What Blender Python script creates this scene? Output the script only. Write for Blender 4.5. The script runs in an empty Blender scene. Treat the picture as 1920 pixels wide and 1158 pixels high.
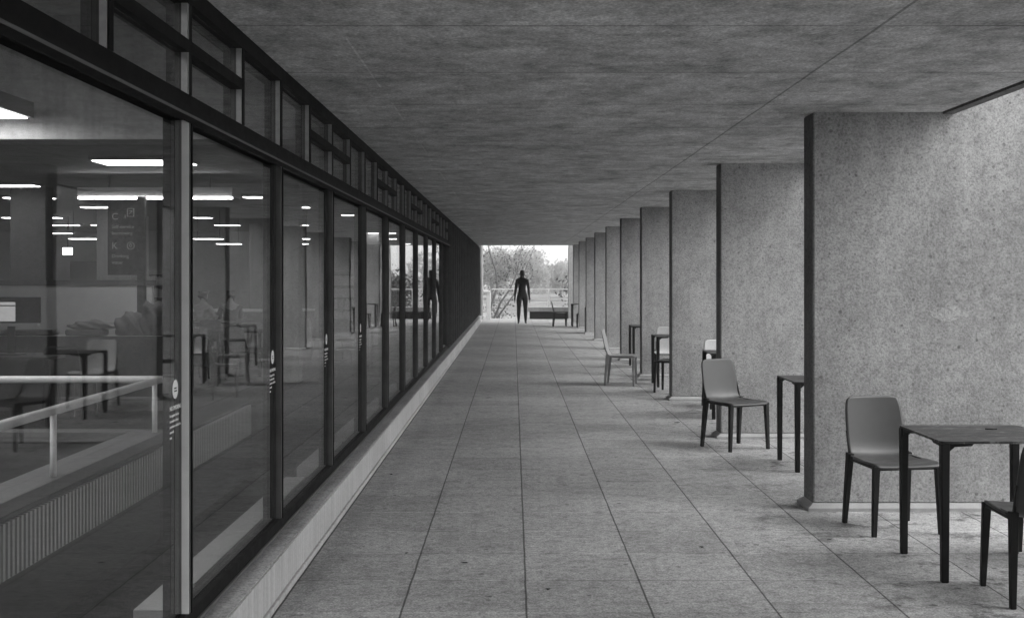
import bpy, bmesh, math, random
from mathutils import Vector, Matrix
R = math.radians
random.seed(7)
S = bpy.context.scene
COL = S.collection
F = 2196.0            # focal length in pixels of the 1920 px wide photograph
EYE = 1.6
HAZE = 0.003

# ------------------------------------------------------------------ camera
cd = bpy.data.cameras.new('camera')
cam = bpy.data.objects.new('camera', cd); COL.objects.link(cam)
cam.location = (0, 0, EYE); cam.rotation_euler = (R(90), 0, 0)
cd.sensor_width = 36.0; cd.sensor_fit = 'HORIZONTAL'
cd.lens = 36.0 * F / 1920.0
cd.shift_x = (960 - 963) / 1920.0
cd.shift_y = (520 - 579) / 1920.0
cd.clip_start = 0.05; cd.clip_end = 3000
S.camera = cam
S.render.resolution_x = 1024; S.render.resolution_y = 617

# ------------------------------------------------------------------ sky, sun, exposure
SUN_EL, SUN_AZ = 46.0, 104.0          # azimuth clockwise from +Y
w = bpy.data.worlds.new('World'); S.world = w; w.use_nodes = True
nt = w.node_tree; nt.nodes.clear()
sky = nt.nodes.new('ShaderNodeTexSky'); sky.sky_type = 'NISHITA'; sky.sun_disc = False
sky.sun_elevation = R(SUN_EL); sky.sun_rotation = R(SUN_AZ)
sky.air_density = 1.0; sky.dust_density = 3.0; sky.ozone_density = 1.0
bw = nt.nodes.new('ShaderNodeRGBToBW')
bg = nt.nodes.new('ShaderNodeBackground'); bg.inputs[1].default_value = 0.15
wo = nt.nodes.new('ShaderNodeOutputWorld')
nt.links.new(sky.outputs[0], bw.inputs[0]); ov = nt.nodes.new('ShaderNodeMath'); ov.operation = 'MULTIPLY_ADD'; ov.inputs[1].default_value = .6; ov.inputs[2].default_value = 2.2   # an even veil of cloud over the clear sky
nt.links.new(bw.outputs[0], ov.inputs[0]); nt.links.new(ov.outputs[0], bg.inputs[0]); nt.links.new(bg.outputs[0], wo.inputs[0])
sl = bpy.data.lights.new('sun', 'SUN'); sl.energy = 0.5; sl.angle = R(50); sl.color = (1, 1, 1)
so = bpy.data.objects.new('sun', sl); COL.objects.link(so); so.location = (20, -20, 30)
sd = Vector((math.sin(R(SUN_AZ)) * math.cos(R(SUN_EL)), math.cos(R(SUN_AZ)) * math.cos(R(SUN_EL)), math.sin(R(SUN_EL))))
so.rotation_euler = sd.to_track_quat('Z', 'Y').to_euler()
S.view_settings.view_transform = 'Standard'; S.view_settings.look = 'None'
S.view_settings.exposure = 1.75; S.view_settings.gamma = 1.0; S.view_settings.use_curve_mapping = False
S.cycles.max_bounces = 8; S.cycles.diffuse_bounces = 4; S.cycles.glossy_bounces = 4
S.cycles.transparent_max_bounces = 24; S.cycles.transmission_bounces = 6
S.cycles.caustics_reflective = False; S.cycles.caustics_refractive = False
S.cycles.sample_clamp_indirect = 3.0
S.cycles.use_denoising = True

# ------------------------------------------------------------------ materials
class NT:
    def __init__(s, name):
        s.m = bpy.data.materials.new(name); s.m.use_nodes = True
        s.t = s.m.node_tree; s.t.nodes.clear()
        s.out = s.n('ShaderNodeOutputMaterial')
    def n(s, typ, **kw):
        nd = s.t.nodes.new(typ)
        for k, v in kw.items(): setattr(nd, k, v)
        return nd
    def l(s, a, b): s.t.links.new(a, b)
    def coord(s, scale=(1, 1, 1), obj=True, rot=(0, 0, 0), loc=(0, 0, 0)):
        if obj:
            c = s.n('ShaderNodeTexCoord').outputs['Object']
        else:
            c = s.n('ShaderNodeNewGeometry').outputs['Position']
        mp = s.n('ShaderNodeMapping'); mp.inputs['Scale'].default_value = scale
        mp.inputs['Rotation'].default_value = rot; mp.inputs['Location'].default_value = loc
        s.l(c, mp.inputs[0]); return mp.outputs[0]
    def noise(s, co, scale, detail=4, rough=.55, dist=0):
        nn = s.n('ShaderNodeTexNoise'); nn.inputs['Scale'].default_value = scale
        nn.inputs['Detail'].default_value = detail; nn.inputs['Roughness'].default_value = rough
        nn.inputs['Distortion'].default_value = dist
        s.l(co, nn.inputs['Vector']); return nn.outputs[0]
    def ramp(s, v, stops):
        r = s.n('ShaderNodeValToRGB'); el = r.color_ramp.elements
        while len(el) < len(stops): el.new(.5)
        for e, (p, c) in zip(el, stops):
            e.position = p; e.color = (c, c, c, 1)
        s.l(v, r.inputs[0])
        return r.outputs[0]
    def math(s, op, a, b=None, clamp=False):
        m = s.n('ShaderNodeMath', operation=op, use_clamp=clamp)
        for i, x in enumerate((a, b)):
            if x is None: continue
            if isinstance(x, (int, float)): m.inputs[i].default_value = x
            else: s.l(x, m.inputs[i])
        return m.outputs[0]
    def principled(s, color, rough=.8, spec=.3, metal=0, bump=None, bstr=.2, bdist=.01):
        p = s.n('ShaderNodeBsdfPrincipled')
        if isinstance(color, (int, float)): p.inputs['Base Color'].default_value = (color, color, color, 1)
        else: s.l(color, p.inputs['Base Color'])
        if isinstance(rough, (int, float)): p.inputs['Roughness'].default_value = rough
        else: s.l(rough, p.inputs['Roughness'])
        p.inputs['Specular IOR Level'].default_value = spec; p.inputs['Metallic'].default_value = metal
        if bump is not None:
            b = s.n('ShaderNodeBump'); b.inputs['Strength'].default_value = bstr; b.inputs['Distance'].default_value = bdist
            s.l(bump, b.inputs['Height']); s.l(b.outputs[0], p.inputs['Normal'])
        s.l(p.outputs[0], s.out.inputs[0]); return s.m

def line_mask(t, co_out, period, offset, width, axis, wob=None):
    """1 on thin lines every `period` metres along an axis"""
    sx = t.n('ShaderNodeSeparateXYZ'); t.l(co_out, sx.inputs[0])
    v = sx.outputs[axis]
    if wob is not None: v = t.math('ADD', v, wob)
    v = t.math('SUBTRACT', v, offset)
    v = t.math('DIVIDE', v, period)
    fr = t.math('FRACT', v)
    d = t.math('ABSOLUTE', t.math('SUBTRACT', fr, .5))
    return t.math('GREATER_THAN', d, .5 - width / 2 / period)

def m_simple(name, c, rough=.6, spec=.3, metal=0, vary=.15, scale=30, bump=0):
    t = NT(name); co = t.coord(obj=True)
    n = t.noise(co, scale, 4)
    col = t.ramp(n, [(.3, c * (1 - vary)), (.7, c * (1 + vary))])
    rn = t.ramp(n, [(.3, max(0, rough - .08)), (.7, min(1, rough + .08))])
    return t.principled(col, rn, spec, metal, bump=n if bump else None, bstr=bump)

def m_concrete_wall(name, base=.36):
    t = NT(name); co = t.coord(obj=False)
    n1 = t.noise(co, 1.1, 5, .6)
    cs = t.coord((1, 1, .12), obj=False); n2 = t.noise(cs, 9, 4, .6)          # vertical streaks
    n3 = t.noise(co, 75, 3, .75)
    n4 = t.noise(co, 14, 4, .65)
    a = t.ramp(n1, [(.3, base * .74), (.68, base * 1.14)])
    b = t.ramp(n2, [(.3, .88), (.5, 1), (.75, 1.1)])
    c = t.ramp(n3, [(.32, .56), (.5, .99), (.7, 1.32)])
    d = t.ramp(n4, [(.3, .84), (.5, 1.0), (.75, 1.09)])
    v = t.math('MULTIPLY', a, b); v = t.math('MULTIPLY', v, c); v = t.math('MULTIPLY', v, d)
    # sparse pits and dark scuffs
    vo = t.n('ShaderNodeTexVoronoi'); vo.inputs['Scale'].default_value = 16; t.l(co, vo.inputs['Vector'])
    vs = t.n('ShaderNodeSeparateColor'); t.l(vo.outputs['Color'], vs.inputs[0])
    pit = t.math('SUBTRACT', 1, t.math('MULTIPLY', t.math('LESS_THAN', vo.outputs['Distance'], t.math('MULTIPLY', vs.outputs[0], .2)), .4))
    v = t.math('MULTIPLY', v, pit)
    sc = t.coord((6, 6, 2.2), obj=False); n5 = t.noise(sc, 1.5, 6, .75, .6)
    v = t.math('MULTIPLY', v, t.ramp(n5, [(.26, .62), (.36, 1)]))
    hb = t.math('ADD', n3, t.math('MULTIPLY', n4, .7))
    return t.principled(v, .92, .2, bump=hb, bstr=.35, bdist=.006)

def m_ceiling(name, base=.3):
    t = NT(name); co = t.coord(obj=False)
    c1 = t.coord((1.1, .9, 1), obj=False); n1 = t.noise(c1, 2.2, 7, .68, .4)
    c2 = t.coord((4, 2.4, 1), obj=False); n2 = t.noise(c2, 5, 6, .78)
    n3 = t.noise(co, 60, 3, .7); n4 = t.noise(co, .6, 4, .6)
    c5 = t.coord((3, 4.5, 1), obj=False, rot=(0, 0, .12)); n5 = t.noise(c5, 1.6, 7, .78, .3)
    v = t.ramp(n1, [(.3, base * .62), (.5, base), (.7, base * 1.3)])
    v = t.math('MULTIPLY', v, t.ramp(n2, [(.3, .7), (.7, 1.2)]))
    v = t.math('MULTIPLY', v, t.ramp(n3, [(.3, .6), (.7, 1.35)]))
    v = t.math('MULTIPLY', v, t.ramp(n4, [(.3, .84), (.7, 1.13)]))
    c6 = t.coord((1.8, 1.8, 1), obj=False); v = t.math('MULTIPLY', v, t.ramp(t.noise(c6, 2.6, 6, .75, .3), [(.3, .6), (.5, 1), (.7, 1.2)]))
    v = t.math('MULTIPLY', v, t.ramp(n5, [(.3, .6), (.42, 1)]))
    wob = t.math('MULTIPLY', t.noise(co, 1.5, 3), .02)
    lx = line_mask(t, co, 50, -.785, .012, 0, wob); lx2 = line_mask(t, co, 50, 1.665, .016, 0, wob)
    ly = line_mask(t, co, 1.2, .5, .02, 1, wob)
    v = t.math('MULTIPLY', v, t.math('SUBTRACT', 1, t.math('MULTIPLY', lx2, .5)))
    v = t.math('MULTIPLY', v, t.math('SUBTRACT', 1, t.math('MULTIPLY', t.math('MULTIPLY', ly, t.ramp(n4, [(.3, .3), (.55, 1)])), .5)))
    v = t.math('MULTIPLY', v, t.math('ADD', 1, t.math('MULTIPLY', t.math('MULTIPLY', lx, t.ramp(t.noise(co, .9), [(.45, 0), (.5, 1)])), .28)))
    h = t.math('ADD', n2, t.math('MULTIPLY', n3, .5))
    return t.principled(v, .9, .2, bump=h, bstr=.3, bdist=.006)

def m_floor(name, base=.33):
    t = NT(name); co = t.coord(obj=False)
    n1 = t.noise(co, .7, 5, .6); n2 = t.noise(co, 90, 2, .7); n3 = t.noise(co, 7, 5, .7)
    v = t.ramp(n1, [(.3, base * .88), (.7, base * 1.1)])
    v = t.math('MULTIPLY', v, t.ramp(n2, [(.28, .5), (.5, 1), (.72, 1.5)]))
    n2b = t.noise(co, 30, 3, .75); v = t.math('MULTIPLY', v, t.ramp(n2b, [(.3, .62), (.5, 1), (.7, 1.28)]))
    n2c = t.noise(co, 13, 5, .8); v = t.math('MULTIPLY', v, t.ramp(n2c, [(.33, .6), (.45, 1), (.7, 1.12)]))
    v = t.math('MULTIPLY', v, t.ramp(n3, [(.3, .76), (.5, 1), (.7, 1.12)]))
    # one tone per slab
    sx = t.n('ShaderNodeSeparateXYZ'); t.l(co, sx.inputs[0])
    fx = t.math('FLOOR', t.math('DIVIDE', t.math('SUBTRACT', sx.outputs[0], .07), .6))
    fy = t.math('FLOOR', t.math('DIVIDE', t.math('SUBTRACT', sx.outputs[1], .2), .6))
    cb = t.n('ShaderNodeCombineXYZ'); t.l(fx, cb.inputs[0]); t.l(fy, cb.inputs[1])
    wn = t.n('ShaderNodeTexWhiteNoise', noise_dimensions='3D'); t.l(cb.outputs[0], wn.inputs[0])
    v = t.math('MULTIPLY', v, t.ramp(wn.outputs[0], [(0, .87), (1, 1.08)]))
    # stains, heavier near the fins where people sit
    xr = t.ramp(t.math('DIVIDE', sx.outputs[0], 4), [(.33, 0), (.55, 1)])
    n5 = t.noise(co, 3.4, 8, .78, .1)
    st = t.ramp(n5, [(.36, 1), (.47, 0)])
    v = t.math('MULTIPLY', v, t.math('SUBTRACT', 1, t.math('MULTIPLY', t.math('MULTIPLY', st, xr), .72)))
    v = t.math('MULTIPLY', v, t.math('SUBTRACT', 1, t.math('MULTIPLY', st, .2)))
    # old gum spots
    vo = t.n('ShaderNodeTexVoronoi'); vo.inputs['Scale'].default_value = 5.5; t.l(co, vo.inputs['Vector'])
    spot = t.math('LESS_THAN', t.math('ADD', vo.outputs['Distance'], t.math('MULTIPLY', n3, .12)), .15)
    sep = t.n('ShaderNodeSeparateColor'); t.l(vo.outputs['Color'], sep.inputs[0])
    thr = t.math('ADD', .15, t.math('MULTIPLY', xr, .32))
    spot = t.math('MULTIPLY', spot, t.math('LESS_THAN', sep.outputs[0], thr))
    v = t.math('MULTIPLY', v, t.math('SUBTRACT', 1, t.math('MULTIPLY', spot, .55)))
    vo2 = t.n('ShaderNodeTexVoronoi'); vo2.inputs['Scale'].default_value = 8; t.l(t.coord((1, 1.2, 1), obj=False), vo2.inputs['Vector'])
    sp2 = t.n('ShaderNodeSeparateColor'); t.l(vo2.outputs['Color'], sp2.inputs[0])
    s2 = t.math('LESS_THAN', t.math('ADD', vo2.outputs['Distance'], t.math('MULTIPLY', n3, .35)), t.math('ADD', .2, t.math('MULTIPLY', sp2.outputs[1], .14)))
    s2 = t.math('MULTIPLY', s2, t.math('LESS_THAN', sp2.outputs[0], t.math('ADD', .05, t.math('MULTIPLY', xr, .5))))
    v = t.math('MULTIPLY', v, t.math('SUBTRACT', 1, t.math('MULTIPLY', s2, .6)))
    wob = t.math('MULTIPLY', t.noise(co, 4, 3), .008)
    lx = line_mask(t, co, .6, .066, .010, 0, wob)
    ly = line_mask(t, co, .6, .2, .013, 1, wob)
    brk = t.ramp(t.noise(co, 1.7, 3), [(.44, 0), (.56, 1)])
    v = t.math('MULTIPLY', v, t.math('ADD', 1, t.math('MULTIPLY', t.math('MULTIPLY', ly, brk), .42)))
    v = t.math('MULTIPLY', v, t.math('SUBTRACT', 1, t.math('MULTIPLY', t.math('MULTIPLY', ly, t.math('SUBTRACT', 1, brk)), .4)))
    v = t.math('MULTIPLY', v, t.math('SUBTRACT', 1, t.math('MULTIPLY', lx, .74)))
    h = t.math('SUBTRACT', t.math('MULTIPLY', n2, .25), lx)
    return t.principled(v, .82, .25, bump=h, bstr=.5, bdist=.004)

def m_glass(name, tint=.82):
    t = NT(name)
    g = t.n('ShaderNodeNewGeometry'); fr = t.n('ShaderNodeFresnel')
    ior = t.math('SUBTRACT', 1.27, t.math('MULTIPLY', g.outputs['Backfacing'], 1.27 - 1 / 1.27))
    t.l(ior, fr.inputs[0])
    tr = t.n('ShaderNodeBsdfTransparent'); tr.inputs[0].default_value = (tint, tint, tint, 1)
    wv = t.noise(t.coord(obj=False), 1.3, 2); bp = t.n('ShaderNodeBump'); bp.inputs['Strength'].default_value = .12; bp.inputs['Distance'].default_value = .004; t.l(wv, bp.inputs['Height'])
    gl = t.n('ShaderNodeBsdfGlossy'); t.l(bp.outputs[0], gl.inputs['Normal']); gl.inputs['Roughness'].default_value = 0.0
    gl.inputs['Color'].default_value = (.95, .95, .95, 1)
    mx = t.n('ShaderNodeMixShader'); t.l(fr.outputs[0], mx.inputs[0]); t.l(tr.outputs[0], mx.inputs[1]); t.l(gl.outputs[0], mx.inputs[2])
    t.l(mx.outputs[0], t.out.inputs[0]); return t.m

def m_emit(name, s):
    t = NT(name); e = t.n('ShaderNodeEmission'); e.inputs[1].default_value = s
    t.l(e.outputs[0], t.out.inputs[0]); return t.m

def m_tabletop():
    t = NT('tabletop'); co = t.coord((1, 3, 1)); n = t.noise(co, 14, 5, .7)
    n2 = t.noise(co, 3, 4)
    col = t.ramp(n, [(.33, .012), (.48, .04), (.56, .05), (.68, .2)])
    ro = t.ramp(n2, [(.3, .4), (.7, .65)])
    return t.principled(col, ro, .25, bump=n, bstr=.05)

def m_board(name, base):
    t = NT(name); co = t.coord((9, 9, .3), obj=False); n = t.noise(co, 1.3, 5, .6)
    n2 = t.noise(t.coord(obj=False), 30, 3)
    v = t.math('MULTIPLY', t.ramp(n, [(.3, base * .8), (.7, base * 1.15)]), t.ramp(n2, [(.3, .85), (.7, 1.1)]))
    return t.principled(v, .9, .2)

def m_sillface():
    t = NT('painted_concrete'); co = t.coord((3, 22, .5), obj=False); n = t.noise(co, 1.3, 4, .6)
    n2 = t.noise(t.coord(obj=False), 45, 3, .7)
    co2 = t.coord((1, .8, 1), obj=False); n3 = t.noise(co2, 1.1, 3)
    v = t.math('MULTIPLY', t.ramp(n, [(.3, .40), (.7, .56)]), t.ramp(n2, [(.3, .88), (.7, 1.08)]))
    v = t.math('MULTIPLY', v, t.ramp(n3, [(.35, .88), (.65, 1.05)]))
    return t.principled(v, .8, .25)

def m_leaf(name, c, tr=.3):
    t = NT(name)
    g = t.n('ShaderNodeNewGeometry')
    co = t.coord(obj=True); n = t.noise(co, .8, 3)
    v = t.ramp(n, [(.3, c * .7), (.7, c * 1.3)])
    d = t.n('ShaderNodeBsdfDiffuse'); t.l(v, d.inputs[0])
    b = t.n('ShaderNodeBsdfTranslucent'); t.l(v, b.inputs[0])
    mx = t.n('ShaderNodeMixShader'); mx.inputs[0].default_value = tr
    t.l(d.outputs[0], mx.inputs[1]); t.l(b.outputs[0], mx.inputs[2]); t.l(mx.outputs[0], t.out.inputs[0]); return t.m

M = dict(
    fin=m_concrete_wall('fin_concrete', .36), ceil=m_ceiling('soffit_concrete', .57), floor=m_floor('paving_slabs', .33),
    sill=m_sillface(), silltop=m_concrete_wall('sill_stone', .34), skirt=m_simple('skirting_concrete', .33, .8, vary=.12, scale=12),
    slot=m_simple('soffit_slot', .03, .9), edge=m_concrete_wall('slab_edge', .18), patch=m_concrete_wall('repair_mortar', .42), finedge=m_concrete_wall('weathered_fin_edge', .17),  # weathered_fin_edge is just a darker concrete for the fin end faces
    frame=m_simple('dark_metal', .007, .75, .12, vary=.25, scale=12), frame2=m_simple('grey_metal', .10, .6, .2, vary=.2, scale=9),
    pale=m_simple('pale_metal', .8, .5, .3, vary=.06, scale=10), bead=m_simple('glazing_bead', .3, .5, .4),  # lit tones for frame sides; the sign lettering shares the second
    glass=m_glass('window_glass'), railglass=m_glass('rail_glass', .93),
    shell=m_simple('chair_shell_grey', .046, .42, .4, vary=.06, scale=20), shellp=m_simple('chair_shell_pale', .27, .5, .35, vary=.06),
    shellw=m_simple('chair_shell_light', .42, .5, .35, vary=.05),
    leg=m_simple('chair_leg_dark', .008, .6, .2, vary=.2), table=m_tabletop(), tleg=m_simple('table_leg_dark', .007, .6, .2, vary=.2),
    iron=m_simple('cast_iron', .008, .6, .3, vary=.3, scale=8, bump=.1),
    white=m_simple('white_paint', .72, .5, .3, vary=.05, scale=6), railw=m_simple('white_rail', .8, .4, .4, vary=.04),
    carpet=m_simple('carpet', .022, .95, .1, vary=.25, scale=90), iceil=m_simple('inside_ceiling', .34, .9, .1, vary=.1, scale=3),
    iwall=m_simple('inside_wall', .42, .9, .1, vary=.07, scale=2), idark=m_simple('dark_panel', .07, .7, .2, vary=.12, scale=20),
    bladem=m_simple('blade_metal', .09, .7, .2, vary=.3, scale=6), cope=m_simple('coping_grey', .13, .8), beam=m_board('board_marked_concrete', .5), icol=m_board('inside_column', .3), ribs=m_simple('ribbed_metal', .42, .5, .4, vary=.06),
    conv=m_simple('convector_paint', .42, .5, .3, vary=.04), black=m_simple('black_plastic', .012, .5, .4),
    lamp=m_emit('lamp_panel', 5), strip=m_emit('lamp_strip', 8.0), screen=m_emit('lit_screen', .16), exitm=m_emit('exit_lit', 5.0),
    ink=m_simple('sticker_white', .75, .6, .2, vary=.02), cloth=m_simple('cloth', .12, .95, .1, vary=.3, scale=14),
    cloth2=m_simple('pale_cloth', .4, .95, .1, vary=.2, scale=14), skin=m_simple('skin', .4, .6, .3, vary=.05), hair=m_simple('hair', .04, .7),
    bark=m_simple('bark', .13, .95, .1, vary=.35, scale=6, bump=.4), grass=m_simple('grass_ground', .2, .95, .1, vary=.4, scale=.6),
    leaf=m_leaf('leaf_pale', .36, .5), leafd=m_leaf('leaf_dark', .035, .25), terr=m_concrete_wall('terrace_edge', .3),
    dry=m_simple('dry_leaf', .03, .9),
)

# ------------------------------------------------------------------ mesh helpers
class MB:
    def __init__(s): s.v = []; s.f = []
    def box(s, x0, x1, y0, y1, z0, z1):
        b = len(s.v)
        if x0 > x1: x0, x1 = x1, x0
        s.v += [(x0, y0, z0), (x1, y0, z0), (x1, y1, z0), (x0, y1, z0), (x0, y0, z1), (x1, y0, z1), (x1, y1, z1), (x0, y1, z1)]
        s.f += [tuple(b + i for i in q) for q in ((0, 3, 2, 1), (4, 5, 6, 7), (0, 1, 5, 4), (1, 2, 6, 5), (2, 3, 7, 6), (3, 0, 4, 7))]
        return s
    def bar(s, p, q, w0, w1=None, d0=None, d1=None):
        """square bar from p to q, section w x d"""
        w1 = w0 if w1 is None else w1; d0 = w0 if d0 is None else d0; d1 = w1 if d1 is None else d1
        p = Vector(p); q = Vector(q); ax = (q - p).normalized()
        up = Vector((0, 1, 0)) if abs(ax.z) > .7 else Vector((0, 0, 1))
        a = up.cross(ax).normalized(); c = ax.cross(a)
        b = len(s.v)
        for P, ww, dd in ((p, w0, d0), (q, w1, d1)):
            for i, j in ((-1, -1), (1, -1), (1, 1), (-1, 1)):
                s.v.append(tuple(P + a * (i * ww / 2) + c * (j * dd / 2)))
        s.f += [tuple(b + i for i in t) for t in ((3, 2, 1, 0), (4, 5, 6, 7), (0, 1, 5, 4), (1, 2, 6, 5), (2, 3, 7, 6), (3, 0, 4, 7))]
        return s
    def tube(s, pts, rad, n=8, cap=True):
        pts = [Vector(p) for p in pts]
        if isinstance(rad, (int, float)): rad = [rad] * len(pts)
        b = len(s.v); prev = None
        for i, p in enumerate(pts):
            d = (pts[min(i + 1, len(pts) - 1)] - pts[max(i - 1, 0)]).normalized()
            if prev is None:
                a = d.orthogonal().normalized()
            else:
                a = (prev - d * prev.dot(d)).normalized()
            prev = a; c = d.cross(a)
            for k in range(n):
                t = 2 * math.pi * k / n
                s.v.append(tuple(p + (a * math.cos(t) + c * math.sin(t)) * rad[i]))
        for i in range(len(pts) - 1):
            for k in range(n):
                k2 = (k + 1) % n
                s.f.append((b + i * n + k, b + i * n + k2, b + (i + 1) * n + k2, b + (i + 1) * n + k))
        if cap:
            s.f.append(tuple(b + k for k in range(n - 1, -1, -1)))
            s.f.append(tuple(b + (len(pts) - 1) * n + k for k in range(n)))
        return s
    def poly(s, pts):
        b = len(s.v); s.v += [tuple(p) for p in pts]; s.f.append(tuple(range(b, b + len(pts)))); return s
    def prism(s, outline, lo, hi, axis=1):
        """outline in the two other axes, extruded along axis from lo to hi"""
        b = len(s.v); n = len(outline)
        def P(u, v, t):
            return {0: (t, u, v), 1: (u, t, v), 2: (u, v, t)}[axis]
        s.v += [P(u, v, lo) for u, v in outline] + [P(u, v, hi) for u, v in outline]
        s.f.append(tuple(b + i for i in range(n))); s.f.append(tuple(b + n + i for i in range(n - 1, -1, -1)))
        for i in range(n):
            j = (i + 1) % n
            s.f.append((b + i, b + n + i, b + n + j, b + j))
        return s
    def build(s, name, mat, parent=None, loc=None, world=False, bevel=0, smooth=False, seg=2):
        """world=True: coordinates are world ones, moved so that the origin is loc / the parent's location"""
        off = Vector(loc) if loc is not None else Vector((0, 0, 0))
        if parent is not None and world: off = wloc(parent)
        me = bpy.data.meshes.new(name)
        vs = [tuple(Vector(v) - off) for v in s.v] if (world) else s.v
        me.from_pydata(vs, [], s.f); me.update()
        bm = bmesh.new(); bm.from_mesh(me)
        bmesh.ops.recalc_face_normals(bm, faces=bm.faces[:])
        if bevel:
            bmesh.ops.bevel(bm, geom=bm.edges[:], offset=bevel, segments=seg, affect='EDGES', profile=.5, clamp_overlap=True)
        if smooth:
            for f in bm.faces: f.smooth = True
        bm.to_mesh(me); bm.free()
        me.materials.append(mat)
        o = bpy.data.objects.new(name, me); COL.objects.link(o)
        if parent is not None: o.parent = parent
        elif loc is not None: o.location = loc
        return o

def wloc(o):
    v = Vector(o.location)
    while o.parent is not None:
        o = o.parent; v = v + Vector(o.location)
    return v

def tag(o, label=None, cat=None, group=None, kind=None):
    if label: o['label'] = label
    if cat: o['category'] = cat
    if group: o['group'] = group
    if kind: o['kind'] = kind
    return o
def empty(name, loc, rz=0):
    o = bpy.data.objects.new(name, None); COL.objects.link(o); o.location = loc; o.rotation_euler = (0, 0, rz)
    o.empty_display_size = .2; return o
def struct(o): o['kind'] = 'structure'; return o
def copy_tree(o, parent=None):
    c = o.copy(); COL.objects.link(c)
    for k in ('label', 'group', 'category'):
        pass
    if parent is not None: c.parent = parent
    for ch in [x for x in KIDS.get(o.name, [])]:
        copy_tree(ch, c)
    return c
KIDS = {}
def register(root):
    for o in bpy.data.objects:
        if o.parent is not None:
            KIDS.setdefault(o.parent.name, [])
            if o not in KIDS[o.parent.name]: KIDS[o.parent.name].append(o)

def text_mesh(body, size, mat, name, parent, loc, rot, align='LEFT', depth=.0015):
    c = bpy.data.curves.new(name, 'FONT'); c.body = body; c.size = size; c.align_x = align
    c.extrude = depth; c.space_line = 1.0
    o = bpy.data.objects.new(name, c); COL.objects.link(o)
    bpy.context.view_layer.update()
    dg = bpy.context.evaluated_depsgraph_get()
    me = bpy.data.meshes.new_from_object(o.evaluated_get(dg))
    bpy.data.objects.remove(o); bpy.data.curves.remove(c)
    me.materials.clear(); me.materials.append(mat)
    n = bpy.data.objects.new(name, me); COL.objects.link(n)
    n.parent = parent; n.location = loc; n.rotation_euler = rot
    return n

ORD = ['first', 'second', 'third', 'fourth', 'fifth', 'sixth', 'seventh', 'eighth', 'ninth', 'tenth', 'eleventh', 'twelfth']

# ------------------------------------------------------------------ ground, terrace, ceiling
struct(MB().poly([(-260, -160, -6), (260, -160, -6), (260, 330, -6), (-260, 330, -6)]).build('ground', M['grass']))
struct(MB().box(-18.4, 26.0, -8, 45.9, -.5, 0).build('floor', M['floor'], bevel=.01))  # paving widened past the fins, unseen, to bounce light up to the ceiling
struct(MB().box(-18, 25.6, -7.6, 45.4, -6, -.502).build('terrace_base', M['terr']))
CZ = 2.735
lb = MB(); xs_ = [-90 + 6 * i for i in range(31)]; prof_ = [(50, -6.1), (62, -4.6), (78, -2.6), (92, -1.3), (105, -.5), (125, -.2), (160, .3), (220, -6.2)]
for i, x_ in enumerate(xs_):
    for y_, z_ in prof_: lb.v.append((x_, y_, z_ + (.12 * math.sin(x_ * .31 + y_) if z_ > -6 else 0)))
for i in range(30):
    for j in range(7): a_ = i * 8 + j; lb.f.append((a_, a_ + 8, a_ + 9, a_ + 1))
struct(lb.build('grass_bank', M['grass'], smooth=True))
sl = MB(); sl.box(-1.255, 2.94, -2.7, 22.68, CZ, 3.25); sl.box(-1.255, 2.94, 22.71, 41.5, CZ, 3.25)
struct(sl.build('ceiling', M['ceil']))
ed = MB(); ed.box(2.955, 3.03, -2.7, 22.68, CZ - .012, 3.45); ed.box(2.955, 3.03, 22.71, 41.5, CZ - .012, 3.45)
ed.box(2.94, 2.955, -2.7, 41.5, CZ + .03, 3.2); ed.box(-1.3, 2.94, 22.68, 22.71, CZ + .03, 3.2)
ed.box(-18, -1.37, -8, 42.4, 3.5, 3.8); ed.box(-1.37, 3.03, -2.7, 41.4, 3.25, 3.45)
struct(ed.build('roof', M['edge']))

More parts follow.
